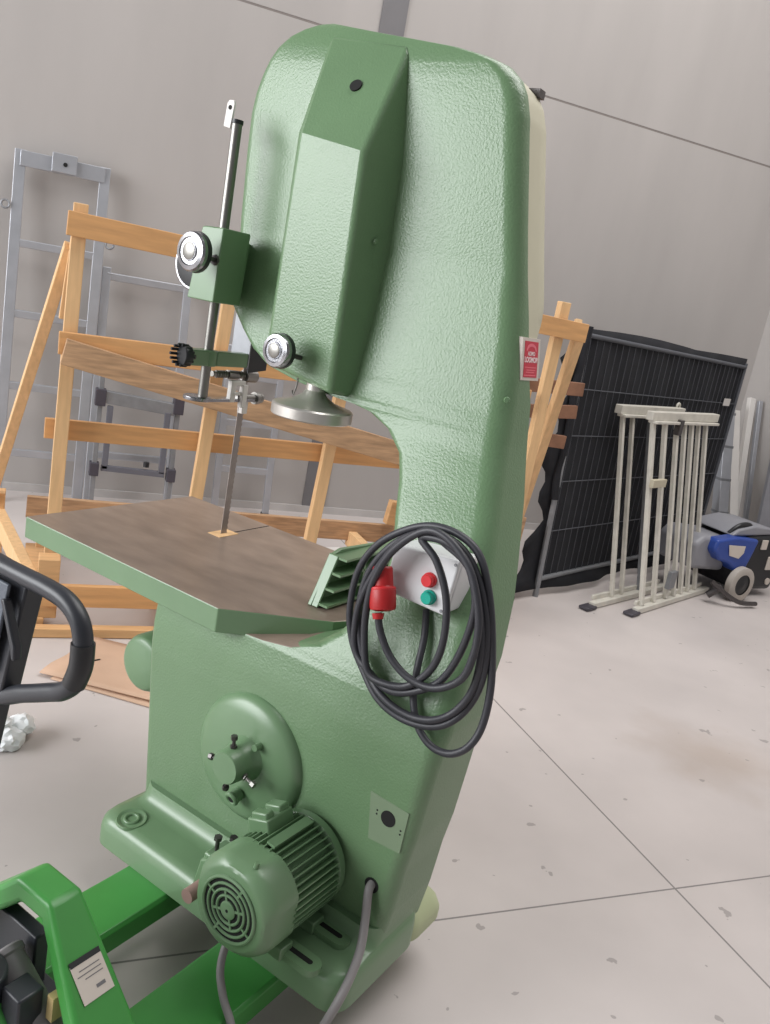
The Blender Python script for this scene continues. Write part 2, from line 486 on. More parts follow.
# hand wheel and lock knob on the guide block
hw = B()
hw.lathe([(.012, 0), (.056, .002), (.066, .006), (.069, .014), (.064, .022), (.04, .026), (.012, .026)], (-.274, .222, 1.596), (0, -1, 0), 36)
hwo = hw.build('post_hand_wheel', M['black_plastic'], saw, angle=40)
b = B(); b.ring((-.274, .209, 1.596), (0, 1, 0), .0660, .009, 40); b.build('chrome_rim', M['chrome'], hwo)
b = B(); b.cyl((-.165, .172, 1.612), (-.158, .10, 1.617), .006); b.lathe([(.014, 0), (.012, .006), (.004, .007)], (-.166, .1705, 1.612), (.1, -1, 0), 20)
b.build('knob_shaft', M['dark_steel'], saw)
def chrome_knob(name, c, r, parent, h=.03):
    b = B()
    b.lathe([(r * .45, 0), (r * .9, .003), (r, .010), (r, h - .008), (r * .92, h - .002), (r * .72, h), (r * .66, h - .003), (r * .5, h - .003), (r * .46, h + .001), (0.0001, h + .002)], c, (0, -1, 0), 36, False)
    o = b.build(name, M['chrome'], parent, angle=30)
    b = B()
    b.lathe([(r * .44, 0), (r * .44, .0035), (r * .38, .005), (.0001, .005)], (c[0], c[1] - h + .002, c[2]), (0, -1, 0), 28, False)
    b.build('knob_cap', M['steel'], o)
    b = B(); b.lathe([(r * 1.02, 0), (r * 1.04, .004), (r * 1.02, .012)], (c[0], c[1] + .0, c[2]), (0, -1, 0), 36)
    b.build('knob_skirt', M['black_plastic'], o)
    return o
chrome_knob('lock_knob', (-.172, .115, 1.622), .049, saw)
b = B(); b.cyl((.134, .205, 1.420), (.122, .12, 1.432), .006); b.build('knob_shaft', M['dark_steel'], saw)
chrome_knob('head_lock_knob', (.120, .145, 1.432), .041, saw, .03)
# guide arm
b = B()
b.cyl((-.22, .24, 1.335), (-.22, .24, 1.378), .026, .026, 28)
b.box((-.22, .195, 1.3565), (.045, .06, .042))
b.box((-.212, .33, 1.3565), (.030, .15, .040))
arm = b.build('guide_arm', M['green_smooth'], saw, bevel=.003)
b = B()
b.lathe([(.010, 0), (.026, .0), (.028, .004), (.028, .018), (.026, .022), (.010, .022)], (-.205, .158, 1.360), (-.25, -1, 0), 28)
for i in range(14):
    a = 2 * math.pi * i / 14
    b.cyl((-.2075 + .027 * math.cos(a), .148 - .25 * .027 * math.cos(a) * -1, 1.36 + .027 * math.sin(a)), (-.2125 + .027 * math.cos(a), .130 + .25 * .027 * math.cos(a), 1.36 + .027 * math.sin(a)), .004, .004, 8)
b.build('star_knob', M['black_plastic'], arm)
b = B(); b.cyl((-.2, .175, 1.3585), (-.205, .15, 1.36), .007); b.build('knob_shaft', M['dark_steel'], arm)
# blade guard channel
b = B()
b.prism([(-.265, .375, 1.335), (-.195, .375, 1.335), (-.195, .375, 1.45), (-.265, .375, 1.52)], (0, .004, 0))
b.prism([(-.265, .38, 1.40), (-.262, .38, 1.40), (-.262, .38, 1.52), (-.265, .38, 1.52)], (0, .07, 0))
b.build('blade_guard', M['galv'], saw, smooth=False)
b = B(); b.prism([(-.195, .379, 1.322), (-.195, .455, 1.332), (-.195, .455, 1.385), (-.195, .379, 1.42)], (-.004, 0, 0)); b.build('guard_side', M['black_plastic'], saw, smooth=False)
# blade guides: base plate, brackets, rollers
b = B()
b.lathe([(.036, 0), (.038, .002), (.038, .010), (.035, .012)], (-.235, .235, 1.236), (0, 0, 1), 32)
b.box((-.215, .33, 1.242), (.034, .2, .009))
gp = b.build('guide_plate', M['chrome'], saw, bevel=.001)
b = B()
for x, y, z, hh in ((-.205, .335, 1.268, .062), (-.197, .375, 1.256, .066)):
    b.box((x, y, z), (.016, .020, hh))
    b.box((x - .008, y, z + hh * .30), (.004, .010, .014))
b.box((-.203, .355, 1.292), (.014, .05, .014))
b.box((-.200, .355, 1.262), (.010, .04, .010))
b.box((-.215, .40, 1.226), (.02, .022, .05))
b.build('guide_bracket', M['profile_white'], gp, bevel=.002)
b = B()
b.cyl((-.226, .27, 1.312), (-.226, .44, 1.308), .008); b.cyl((-.226, .40, 1.309), (-.226, .445, 1.308), .018); b.cyl((-.226, .33, 1.311), (-.226, .37, 1.310), .013)
for k in range(14): b.lathe([(.0095, 0), (.0112, .003), (.0095, .006)], (-.226, .285 + k * .009, 1.3115), (0, 1, 0), 14)
b.build('threaded_rod', M['steel'], gp)
b = B()
b.cyl((-.212, .36, 1.25), (-.212, .47, 1.246), .011); b.cyl((-.212, .44, 1.247), (-.212, .455, 1.2465), .018); b.cyl((-.212, .46, 1.247), (-.212, .468, 1.2465), .015)
b.build('roller_screw', M['steel'], gp)
# blade with teeth
b = B()
pts = [(-.2215, .388, .70), (-.2215, .388, 1.42), (-.2215, .411, 1.42)]
z = 1.42
while z > .71:
    pts += [(-.2215, .411, z - .006), (-.2215, .4145, z - .014)]; z -= .016
pts.append((-.2215, .411, .70))
b.prism(pts, (.0014, 0, 0))
b.build('blade', M['blade'], saw, smooth=False)

# tension hand wheel below the head
b = B()
b.lathe([(.100, 0), (.103, .003), (.103, .027), (.099, .031), (.088, .033), (.055, .043), (.032, .058), (.024, .070), (.024, .11)], (.158, .247, 1.276), (0, 0, 1), 48)
b.build('tension_hand_wheel', M['satin_steel'], saw, angle=30)
b = B()
b.tube([(.10, .24, 1.375), (.105, .238, 1.355), (.103, .236, 1.335), (.098, .236, 1.322), (.092, .238, 1.332)], .002, 6, 5)
b.build('wire_hook', M['steel'], saw)

# ---- lower bearing dome
b = B()
pr = [(.161, -.003), (.160, .003), (.154, .014), (.142, .023), (.115, .031), (.08, .036), (.04, .038), (.0001, .038)]
b.lathe(pr, (.332, 0, .487), (0, -1, 0), 56, False)
dome = b.build('bearing_dome', M['green_smooth'], saw, angle=60)
b = B()
b.lathe([(.062, -.006), (.054, .006), (.046, .02), (.042, .04), (.040, .068), (.037, .073), (.0001, .073)], (.344, -.032, .505), (0, -1, 0), 32, False)
hub = b.build('bearing_hub', M['green_smooth'], dome, angle=40)
for a, l in ((95, .03), (190, .03), (262, .03), (345, .034)):
    ca, sa = math.cos(math.radians(a)), math.sin(math.radians(a))
    c0 = Vector((.344 + ca * .036, -.078, .505 + sa * .036)); d = Vector((ca, 0, sa))
    b = B(); b.cyl(c0, c0 + d * l, .0042, .0042, 10); b.cyl(c0 + d * (l - .004), c0 + d * (l + .006), .0082, .0082, 6); b.cyl(c0 + d * .006, c0 + d * .012, .0085, .0085, 6)
    b.build('set_screw', M['steel'] if a == 345 else M['dark_steel'], dome)
b = B(); b.cyl((.382, -.03, .555), (.382, -.055, .556), .009, .008, 14); b.build('grease_nipple', M['green_smooth'], dome)
b = B(); b.ring((.345, -.062, .407), (0, 1, .4), .0135, .006, 24); b.cyl((.345, -.064, .407), (.345, -.04, .411), .0165, .0165)
b.build('lug', M['green_smooth'], dome)
b = B(); b.cyl((.345, -.0655, .4065), (.345, -.05, .41), .0085); b.build('lug_hole', M['hole'], dome)

# ---- patch with holes on the base
b = B(); b.prism([(.674, -.0006, .572), (.775, -.0006, .568), (.772, -.0006, .468), (.690, -.0006, .462)], (0, .002, 0)); b.build('primer_patch', M['primer'], saw, smooth=False)
for (x, z, r, nm) in ((.729, .531, .0185, 'switch_hole'), (.722, .358, .018, 'cable_hole')):
    b = B(); b.cyl((x, -.0014, z), (x, .03, z), r); b.build(nm, M['hole'], saw)
for (x, z) in ((.699, .528), (.699, .537), (.764, .520), (.764, .511)):
    b = B(); b.cyl((x, -.0013, z), (x, .01, z), .0022, .0022, 8)
    b.build('screw_hole', M['hole'], saw)

# ---- motor
AX = (0, -1, 0)
b = B()
b.lathe([(.085, .028), (.092, .034), (.092, .185), (.086, .19)], (0, 0, 0), AX, 40)
for i in range(44):
    a = 2 * math.pi * i / 44
    if -2.2 < a - 2 * math.pi * (a > math.pi) < -0.95: continue
    d = Vector((math.cos(a), 0, math.sin(a))); t = Vector((-math.sin(a), 0, math.cos(a)))
    rot = Matrix((t, Vector((0, 1, 0)), d)).transposed()
    b.box(d * .099 + Vector((0, -.11, 0)), (.0032, .15, .022), rot)
mot = b.build('motor', M['green_smooth'], saw); mot.location = (.55, 0, .345)
b = B()
b.lathe([(.06, .0), (.088, .004), (.108, .012), (.108, .03), (.10, .036)], (0, 0, 0), AX, 40)
b.build('end_bell', M['green_smooth'], mot, angle=40)
b = B()
def oct_ring(r, y, k=.93):
    pts = []
    for i in range(48):
        a = 2 * math.pi * i / 48
        rr = min(r, r * k / max(abs(math.cos(a)), abs(math.sin(a)), 1e-6) * 1.0)
        pts.append((rr * math.cos(a), y, rr * math.sin(a)))
    return pts
b.loft([oct_ring(.113, -.178), oct_ring(.113, -.238), oct_ring(.108, -.252), oct_ring(.096, -.264, .98), oct_ring(.088, -.268, 1.0)])
b.mi = 1; b.cyl((0, -.2665, 0), (0, -.2695, 0), .074, .074, 40); b.mi = 0
for r, t in ((.071, .004), (.057, .0032), (.044, .0032), (.031, .0032)): b.ring((0, -.270, 0), (0, 1, 0), r, t, 40, 8)
b.lathe([(.020, 0), (.020, .004), (.016, .006), (.004, .006)], (0, -.2685, 0), AX, 24)
for i in range(8):
    a = math.pi * 2 * i / 8 + .35; r0, r1 = ((.018, .045), (.044, .073))[i % 2]
    for rr0, rr1 in ((r0, r1),):
        b.beam((rr0 * math.cos(a), -.270, rr0 * math.sin(a)), (rr1 * math.cos(a), -.270, rr1 * math.sin(a)), .005, .004, (0, 1, 0))
b.mi = 1; b.cyl((0, -.2735, 0), (0, -.2752, 0), .0035, .0035, 12)
b.build('fan_cover', [M['green_smooth'], M['hole']], mot, angle=30)
b = B()
b.box((-.052, -.10, .098), (.06, .085, .05), Matrix.Rotation(math.radians(-20), 3, 'Y'))
R = Matrix.Rotation(math.radians(-20), 3, 'Y')
b.box((-.060, -.125, .126), (.045, .026, .018), R); b.box((-.060, -.078, .126), (.045, .032, .018), R)
b.build('terminal_box', M['green_smooth'], mot, bevel=.004)
b = B(); b.box((.01, -.11, .113), (.022, .13, .006), Matrix.Rotation(math.radians(10), 3, 'Y')); b.build('rating_plate', M['green_smooth'], mot)
b = B(); b.cyl((.03, -.24, .104), (.032, -.24, .117), .006, .005, 12); b.build('lifting_stud', M['green_smooth'], mot)
for y in (-.165, -.055):
    b = B(); b.box((.04, y, -.112), (.10, .04, .03)); b.box((.02, y, -.095), (.10, .03, .03)); b.build('motor_foot', M['green_smooth'], mot, bevel=.003)
for y in (-.150, -.045):                            # slotted mounting rails on the foot
    b = B()
    pts = [(.145 + .024 * math.cos(t), y + .024 * math.sin(t), -.129) for t in [math.radians(a) for a in range(-90, 91, 15)]]
    b.prism(pts + [(-.09, y + .024, -.129), (-.09, y - .024, -.129)], (0, 0, .016))
    b.mi = 1
    pts = [(.143 + .0065 * math.cos(t), y + .0065 * math.sin(t), -.1126) for t in [math.radians(a) for a in range(-90, 91, 15)]]
    pts += [(.09 + .0065 * math.cos(t), y + .0065 * math.sin(t), -.1126) for t in [math.radians(a) for a in range(90, 271, 15)]]
    b.prism(pts, (0, 0, -.002)); b.build('slide_rail', [M['green_smooth'], M['hole']], mot)
# belt tension bracket beside the motor
b = B()
b.prism([(.345, -.16, .218), (.43, -.16, .218), (.45, -.16, .30), (.42, -.16, .33), (.36, -.16, .30)], (0, .035, 0))
b.box((.385, -.115, .285), (.05, .07, .06)); b.box((.37, -.06, .252), (.08, .06, .02)); b.box((.39, -.08, .235), (.05, .06, .03))
tbk = b.build('tension_bracket', M['green_smooth'], saw, bevel=.005)
b = B(); b.cyl((.385, -.215, .245), (.385, -.15, .247), .017, .017, 20); b.build('tension_roller', mat('worn_pink_sleeve', srgb(150, 122, 114), .5), tbk)
for (x, y, z) in ((.37, -.055, .262), (.375, -.125, .315), (.40, -.10, .315)):
    b = B(); b.cyl((x, y, z), (x, y, z + .03), .005, .005, 10); b.cyl((x, y, z + .027), (x, y, z + .036), .010, .010, 6); b.build('bolt', M['dark_steel'], tbk)

# ---- switch box on the column
b = B()
b.prism([(.587, .066, 1.104), (.744, .066, 1.117), (.732, .066, .994), (.581, .066, .999)], (0, .075, 0))
sb = b.build('switch_box', M['box_white'], saw, bevel=.006, seg=3)
b = B()
b.prism([(.586, .05, 1.105), (.745, .05, 1.118), (.733, .05, .993), (.580, .05, .998)], (0, .014, 0))
b.build('box_lid', M['box_white'], sb, bevel=.005, seg=3)
for (x, z) in ((.594, 1.094), (.736, 1.107), (.725, 1.002), (.589, 1.008)):
    b = B(); b.cyl((x, .0485, z), (x, .052, z), .0035, .0035, 10)
    b.build('lid_screw', M['galv'], sb)
for (x, z, m_, nm) in ((.686, 1.058, 'red', 'stop_button'), (.693, 1.022, 'teal', 'start_button')):
    b = B(); b.lathe([(.016, 0), (.016, .006), (.0135, .008), (.0135, .016), (.012, .018), (.0001, .018)], (x, .05, z), (0, -1, 0), 28, False)
    b.build(nm, M[m_], sb, angle=30)
b = B(); b.cyl((.67, .09, .998), (.67, .09, .984), .012, .011, 16); b.build('cable_gland', M['black_plastic'], sb)

# ---- dealer sticker on the side of the column
A0 = Vector((.635, .338, 1.570)); A1 = Vector((.635, .436, 1.570)); A2 = Vector((.651, .436, 1.476)); A3 = Vector((.651, .338, 1.476))
st = B(); st.prism([A0 + Vector((.006, 0, 0)), A1 + Vector((.006, 0, 0)), A2 + Vector((.006, 0, 0)), A3 + Vector((.006, 0, 0))], (-.012, 0, 0))
sto = st.build('dealer_sticker', M['label'], saw, smooth=False)
cen = (A0 + A1 + A2 + A3) / 4 + Vector((.0062, 0, 0))
ex = Vector((0, 1, 0)); ez = ((A0 - A3) / (A0 - A3).length); ey = ex.cross(ez)   # outward
ey = ez.cross(ex) * -1
def on_sticker(a, c): return cen + ex * a + ez * c
b = B(); b.prism([on_sticker(-.037, .0405), on_sticker(.037, .0405), on_sticker(.037, -.0405), on_sticker(-.037, -.0405)], (.0006, 0, 0)); b.build('red_field', mat('sticker_red', srgb(196, 40, 62), .45), sto, smooth=False)
mx = Matrix.Identity(4)
for i, v in enumerate((ex, ez, ex.cross(ez))):
    for k in range(3): mx[k][i] = v[k]
white = mat('sticker_white', srgb(236, 214, 214), .5)
pink = mat('sticker_pink', srgb(226, 110, 124), .5)
def put(txt, c, size, m_, bold=0.0):
    q = mx.copy(); p = on_sticker(0, c) + ex.cross(ez) * .0009
    for k in range(3): q[k][3] = p[k]
    text_mesh('sticker_text', txt, size, q, m_, sto, bold)
put('ADMO', .0125, .013, white, .0003)
put('LOOMOR', -.0015, .0165, white, .0006)
b = B()
for (a0, a1, c) in ((-.032, .032, -.018), (-.022, .026, -.024), (-.024, .022, -.029), (-.034, .030, -.036)):
    b.prism([on_sticker(a0, c + .0011), on_sticker(a1, c + .0011), on_sticker(a1, c - .0011), on_sticker(a0, c - .0011)], (.001, 0, 0))
b.build('sticker_lines', pink, sto, smooth=False)
b = B()
ar = [on_sticker(.028 * math.cos(t), .019 + .017 * math.sin(t)) for t in [math.radians(a) for a in range(0, 181, 12)]]
ar += [on_sticker(.021 * math.cos(t), .019 + .010 * math.sin(t)) for t in [math.radians(a) for a in range(180, -1, -12)]]
b.prism(ar, (.001, 0, 0)); b.build('sticker_arc', pink, sto, smooth=False)

# ---- cables fixed to the saw
b = B()
b.tube([(.722, .02, .36), (.724, -.012, .357), (.738, -.03, .31), (.758, -.06, .262), (.772, -.10, .232), (.779, -.145, .198), (.768, -.168, .14), (.745, -.165, .075), (.71, -.15, .0115), (.62, -.20, .0105)], .0098, 12, 8)
b.build('supply_cable', M['grey_cable'], saw)
b = B()
b.tube([(.535, -.215, .245), (.532, -.235, .225), (.548, -.262, .19), (.585, -.285, .16), (.636, -.305, .125), (.662, -.33, .05), (.68, -.40, .0095), (.665, -.52, .0095)], .0085, 12, 8)
b.build('motor_cable', M['grey_cable'], saw)

# ================================================================== POWER CORD hung over the switch box
cord = thing('power_cord', 'coiled black power cord with red plug hung over the white switch box', 'cable', SAW_AT, SAW_RZ)
PATH = [(0.67, 0.09, 0.975), (0.694, 0.06, 0.929), (0.71, 0.027, 0.869), (0.723, 0.011, 0.814), (0.753, -0.002, 0.767), (0.794, -0.007, 0.742), (0.838, -0.007, 0.745), (0.872, -0.002, 0.775), (0.885, 0.012, 0.823), (0.88, 0.023, 0.9), (0.861, 0.023, 0.994), (0.835, 0.022, 1.079), (0.798, 0.022, 1.149), (0.749, 0.021, 1.177), (0.683, 0.021, 1.178), (0.621, 0.02, 1.15), (0.561, 0.02, 1.098), (0.527, 0.019, 1.028), (0.524, 0.018, 0.94), (0.546, 0.018, 0.871), (0.592, 0.007, 0.826), (0.648, -0.007, 0.787), (0.708, -0.01, 0.771), (0.77, -0.01, 0.778), (0.818, -0.004, 0.803), (0.847, 0.013, 0.848), (0.862, 0.014, 0.916), (0.852, 0.014, 1.002), (0.824, 0.013, 1.081), (0.785, 0.013, 1.137), (0.735, 0.012, 1.165), (0.67, 0.012, 1.161), (0.61, 0.011, 1.12), (0.565, 0.011, 1.053), (0.551, 0.01, 0.979), (0.564, 0.009, 0.902), (0.607, 0.001, 0.833), (0.661, -0.013, 0.8), (0.726, -0.016, 0.787), (0.785, -0.014, 0.799), (0.826, -0.001, 0.832), (0.851, 0.006, 0.893), (0.85, 0.006, 0.974), (0.824, 0.005, 1.064), (0.785, 0.005, 1.128), (0.731, 0.004, 1.155), (0.691, 0.004, 1.165), (0.639, 0.003, 1.143), (0.595, 0.003, 1.08), (0.564, 0.002, 1.001), (0.554, 0.002, 0.933), (0.569, 0.001, 0.862), (0.623, -0.008, 0.832), (0.676, -0.014, 0.819), (0.727, -0.007, 0.835), (0.781, -0.001, 0.881), (0.812, -0.002, 0.961), (0.821, -0.002, 1.054), (0.8, -0.003, 1.115), (0.769, -0.003, 1.149), (0.723, -0.004, 1.163), (0.676, -0.004, 1.153), (0.717, -0.005, 1.122), (0.751, -0.005, 1.069), (0.768, -0.006, 1.01), (0.77, -0.006, 0.945), (0.754, -0.007, 0.892), (0.715, -0.011, 0.845), (0.663, -0.017, 0.83), (0.618, -0.015, 0.837), (0.592, -0.009, 0.896), (0.583, -0.01, 0.968), (0.589, -0.01, 1.039), (0.621, -0.011, 1.111), (0.682, -0.011, 1.171), (0.736, -0.012, 1.173), (0.793, -0.012, 1.134), (0.824, -0.013, 1.082), (0.841, -0.013, 1.03), (0.845, -0.014, 0.972), (0.831, -0.014, 0.911), (0.781, -0.015, 0.869), (0.72, -0.015, 0.864), (0.667, -0.016, 0.89), (0.631, -0.016, 0.934), (0.617, -0.017, 0.972)]
b = B(); b.tube(PATH, .0080, 10, 6); b.build('cord', M['black_rubber'], cord, angle=80)
b = B()
pc = Vector(PATH[-1]); top = Vector((.585, .0, 1.062))
b.lathe([(.011, -.012), (.013, 0)], pc, top - pc, 20)
d = (top - pc).normalized()
b.lathe([(.014, 0), (.0265, .004), (.028, .01), (.028, .045), (.0255, .05), (.0225, .054), (.0215, .09), (.019, .094)], pc + Vector((0, .018, 0)), d, 32)
pl = b.build('plug', M['plug_red'], cord, angle=30, label='red industrial plug')
b = B(); b.ring(pc + d * .048 + Vector((0, .018, 0)), d, .0245, .004, 32); b.build('plug_collar', M['red'], pl)

# ================================================================== PALLET TRUCK  (same heading as the saw; forks run under it)
truck = thing('pallet_truck', 'bright green pallet truck with black loop handle, its forks under the band saw', 'pallet truck', SAW_AT, SAW_RZ)
for x0, x1 in ((.115, .262), (.450, .615)):
    b = B()
    sec = [(x0, .128), (x0 + .008, .1305), (x1 - .008, .1305), (x1, .122), (x1, .072), (x1 - .006, .072), (x1 - .006, .118), (x0 + .006, .118), (x0 + .006, .072), (x0, .072)]
    b.prism([(x, -.60, z) for x, z in sec], (0, 1.12, 0))
    b.box(((x0 + x1) / 2, -.59, .10), (x1 - x0, .04, .06))
    fk = b.build('fork', M['truck_green'], truck, bevel=.002)
    b = B(); b.cyl(((x0 + x1) / 2 - .045, .42, .04), ((x0 + x1) / 2 + .045, .42, .04), .04, .04, 24); b.build('load_roller', M['wheel_grey'], fk)
# arched head joining the two forks
b = B()
out = [(.612, .13), (.600, .285), (.575, .315), (.415, .470), (.318, .470), (.150, .315), (.128, .285), (.112, .13)]
inn = [(.155, .13), (.165, .262), (.175, .282), (.335, .425), (.398, .425), (.548, .282), (.560, .262), (.568, .13)]
nr = {0: -.66, 1: -.65, 2: -.645, 3: -.605, 4: -.605, 5: -.645, 6: -.65, 7: -.66}
front = [(x, -.535, z) for x, z in out]; back = [(x, nr[i], z) for i, (x, z) in enumerate(out)]
fi = [(x, -.535, z) for x, z in inn]; bi = [(x, nr[7 - i], z) for i, (x, z) in enumerate(inn)]
bm = b.bm
def vs(l): return [bm.verts.new(p) for p in l]
F_, K_, FI, KI = vs(front), vs(back), vs(fi), vs(bi)
for i in range(7):
    bm.faces.new((F_[i], F_[i + 1], K_[i + 1], K_[i]))
    bm.faces.new((FI[i], FI[i + 1], KI[i + 1], KI[i]))
    j = 7 - i
    bm.faces.new((F_[i], F_[i + 1], FI[j - 1], FI[j])); bm.faces.new((K_[i], K_[i + 1], KI[j - 1], KI[j]))
bm.faces.new((F_[0], K_[0], KI[7], FI[7])); bm.faces.new((F_[7], K_[7], KI[0], FI[0]))
arch = b.build('head_arch', M['truck_green'], truck, bevel=.010, seg=3)
# rating label on the sloping side of the arch
p0 = Vector((.535, -.55, .355)); a1 = Vector((0, -1, 0)); a2 = Vector((.16, 0, -.155)).normalized(); nn_ = Vector((.155, 0, .16)).normalized()
def lab(name, u0, u1, v0, v1, m_, off, par):
    b = B(); b.prism([p0 + a1 * u + a2 * v + nn_ * off for u, v in ((u0, v0), (u1, v0), (u1, v1), (u0, v1))], nn_ * .0012)
    return b.build(name, m_, par, smooth=False)
lb = lab('rating_label', .0, .062, -.055, .012, M['label'], .0005, arch)
lb.location = (0.0, 0, 0)
lab('label_band', .0, .062, -.062, -.052, M['black_plastic'], .001, arch)
for i, (u0, u1, v) in enumerate(((.008, .05, -.042), (.008, .056, -.034), (.008, .044, -.026), (.012, .03, -.008))):
    lab('label_line', u0, u1, v, v + (.0016 if i < 3 else .006), M['strip_grey'], .0012, arch)
# pump, steering wheels, linkage
b = B()
b.cyl((.365, -.70, .12), (.365, -.70, .36), .055, .05, 28); b.cyl((.365, -.70, .36), (.365, -.70, .40), .034, .03, 24)
b.box((.365, -.66, .20), (.16, .12, .10)); b.box((.44, -.66, .29), (.05, .05, .12))
b.box((.30, -.575, .30), (.14, .03, .12)); b.box((.36, -.565, .20), (.26, .03, .10))
pump = b.build('hydraulic_pump', M['truck_black'], truck, bevel=.004)
for p_, q_ in (((.335, -.63, .335), (.515, -.63, .235)), ((.33, -.655, .25), (.50, -.655, .17))):
    b = B(); b.cyl(p_, q_, .030, .030, 24); b.lathe([(.030, 0), (.034, .004), (.034, .014), (.030, .018)], p_, Vector(q_) - Vector(p_), 24); b.build('grey_cylinder', M['wheel_grey'], truck)
b = B(); b.tube([(.30, -.70, .33), (.38, -.69, .315), (.45, -.68, .25), (.48, -.68, .18)], .016, 12, 6); b.build('hand_lever', M['truck_green'], truck)
b = B(); b.cyl((.365, -.70, .40), (.365, -.70, .44), .020, .020, 20); b.build('piston', M['chrome'], pump)
b = B(); b.box((.485, -.622, .318), (.016, .03, .05)); b.build('valve_fitting', mat('brass_yellow', srgb(190, 170, 120), .45), pump)
for x in (.285, .395):
    b = B()
    b.lathe([(.03, 0), (.082, 0), (.09, .006), (.09, .044), (.082, .05), (.03, .05)], (x, -.74, .091), (1, 0, 0), 36)
    wh = b.build('steer_wheel', M['wheel_grey'], truck, angle=40)
    b = B(); b.cyl((x - .004, -.74, .091), (x + .054, -.74, .091), .03, .03, 20); b.build('wheel_hub', M['truck_black'], wh)
for x in (.24, .49):
    b = B(); b.beam((x, -.68, .14), (x, -.50, .075), .03, .02, (1, 0, 0)); b.build('lift_link', M['truck_green'], truck, bevel=.003)
b = B(); b.cyl((.17, -.56, .16), (.56, -.56, .16), .018); b.build('cross_shaft', M['dark_steel'], truck)
# tow bar with loop handle
b = B()
b.prism([(.255, -.715, .42), (.285, -.715, .42), (.366, -.70, .90), (.320, -.70, .90)], (0, .03, 0))
b.prism([(.330, -.713, .89), (.388, -.713, .89), (.418, -.70, 1.10), (.312, -.70, 1.10)], (0, .035, 0))
bar = b.build('tow_bar', M['truck_black'], truck, bevel=.004)
b = B(); b.prism([(.332, -.7205, .915), (.372, -.7205, .935), (.398, -.7175, 1.092), (.318, -.7175, 1.092)], (0, .006, 0)); b.build('handle_panel', M['handle_grey'], bar, bevel=.002)
b = B(); b.prism([(.325, -.7225, .955), (.372, -.7225, .955), (.376, -.7225, 1.02), (.32, -.7225, 1.02)], (0, .003, 0)); b.build('handle_label', M['plastic_film'], bar, smooth=False)
b = B()
R_ = [(.365, -.70, 1.106), (.42, -.70, 1.107), (.47, -.70, 1.108), (.513, -.70, 1.104), (.543, -.70, 1.086), (.556, -.70, 1.056), (.556, -.70, 1.02), (.545, -.70, .988), (.522, -.70, .966), (.49, -.70, .950), (.43, -.70, .922), (.365, -.70, .894)]
Lh = [(.73 - x, y, z) for x, y, z in R_[::-1]]
b.tube(R_ + Lh[1:], .0145, 14, 6)
b.build('loop_handle', M['truck_black'], bar, angle=80)
b = B(); b.tube([(.556, -.70, 1.056), (.556, -.70, 1.02), (.545, -.70, .988)], .0172, 14, 6); b.build('handle_grip', M['black_plastic'], bar)
b = B(); b.prism([(.392, -.726, 1.070), (.402, -.726, 1.072), (.436, -.726, 1.008), (.437, -.726, .985), (.429, -.726, .984), (.424, -.726, 1.003)], (0, .014, 0)); b.build('release_lever', M['truck_black'], bar, bevel=.003)

# ================================================================== WOODEN A-FRAME RACK
def pw(o, root):
    o.parent = root; o.location = -root.location
    return o
rack = thing('wooden_rack', 'long pale wooden A-frame rack of planks standing on the floor behind the band saw', 'rack', (1.3, 3.9, 0))
def wb(name, p0, p1, w_, d_, m, ref=(0, 1, 0), label=None):
    b = B(); b.beam(p0, p1, w_, d_, ref)
    return pw(b.build(name, M[m], bevel=.003, smooth=False, label=label), rack)
RX = [.105, .70, 1.275, 1.83, 2.36]
# beam(): first width runs across, second along ref
wb('top_rail', (.065, 3.625, 1.655), (2.50, 3.625, 1.605), .092, .03, 'wood_orange', label='orange top plank of the rack')
wb('middle_rail', (.07, 3.625, 1.195), (2.26, 3.625, 1.245), .09, .028, 'wood_orange')
wb('diagonal_plank', (.09, 3.592, 1.168), (2.26, 3.592, .79), .105, .03, 'wood_old', label='weathered brown diagonal plank')
wb('lower_rail', (.045, 3.725, .825), (2.26, 3.725, .855), .085, .028, 'wood_orange')
for i, x in enumerate(RX):
    tilt = (.0, .03, .035, .0, .0)[i]
    wb('post', (x + tilt + .006, 3.67, 1.735), (x - tilt + .006, 3.67, .05), .055, .045, 'wood_v')
    if i == 4: continue
    sx = -.13 if i == 0 else x - .07
    wb('side_plank', (x - .07, 3.52, .215), (sx, 4.42, .215), .09, .05, 'wood_v', ref=(1, 0, 0))
    wb('post_block', (x, 3.56, .055), (x, 3.56, .315), .085, .09, 'wood')
    wb('runner', (x - .05, 3.50, .03), (x - .05, 4.46, .03), .06, .09, 'wood', ref=(1, 0, 0))
wb('base_rail', (.08, 3.505, .165), (2.26, 3.505, .165), .095, .03, 'wood_orange')
wb('base_rail', (.05, 3.46, .022), (2.20, 3.46, .022), .040, .05, 'wood')
wb('base_rail', (.05, 3.86, .275), (2.30, 3.86, .275), .03, .08, 'wood')
wb('rear_leg', (.085, 3.73, 1.57), (-.165, 4.38, .31), .06, .045, 'wood_v', ref=(1, 0, 0))
wb('short_cleat', (.105, 3.72, 1.62), (.085, 3.74, 1.28), .04, .04, 'wood_v')
wb('base_rail', (.0, 4.40, .275), (2.45, 4.40, .255), .11, .035, 'wood_old')
wb('stub', (1.97, 4.36, .33), (1.985, 4.36, .47), .07, .06, 'wood')
wb('batten', (.44, 3.60, .33), (.52, 3.56, .215), .02, .02, 'wood_v')
for z0_, z1_, x1_ in ((1.275, 1.30, 2.84), (1.12, 1.17, 2.83), (1.0, .99, 2.80)):
    wb('end_slat', (2.30, 4.02, z0_), (x1_, 4.02, z1_), .075, .025, 'wood_red')
wb('foot_block', (-.16, 4.42, .0), (-.16, 4.42, .34), .12, .10, 'wood')
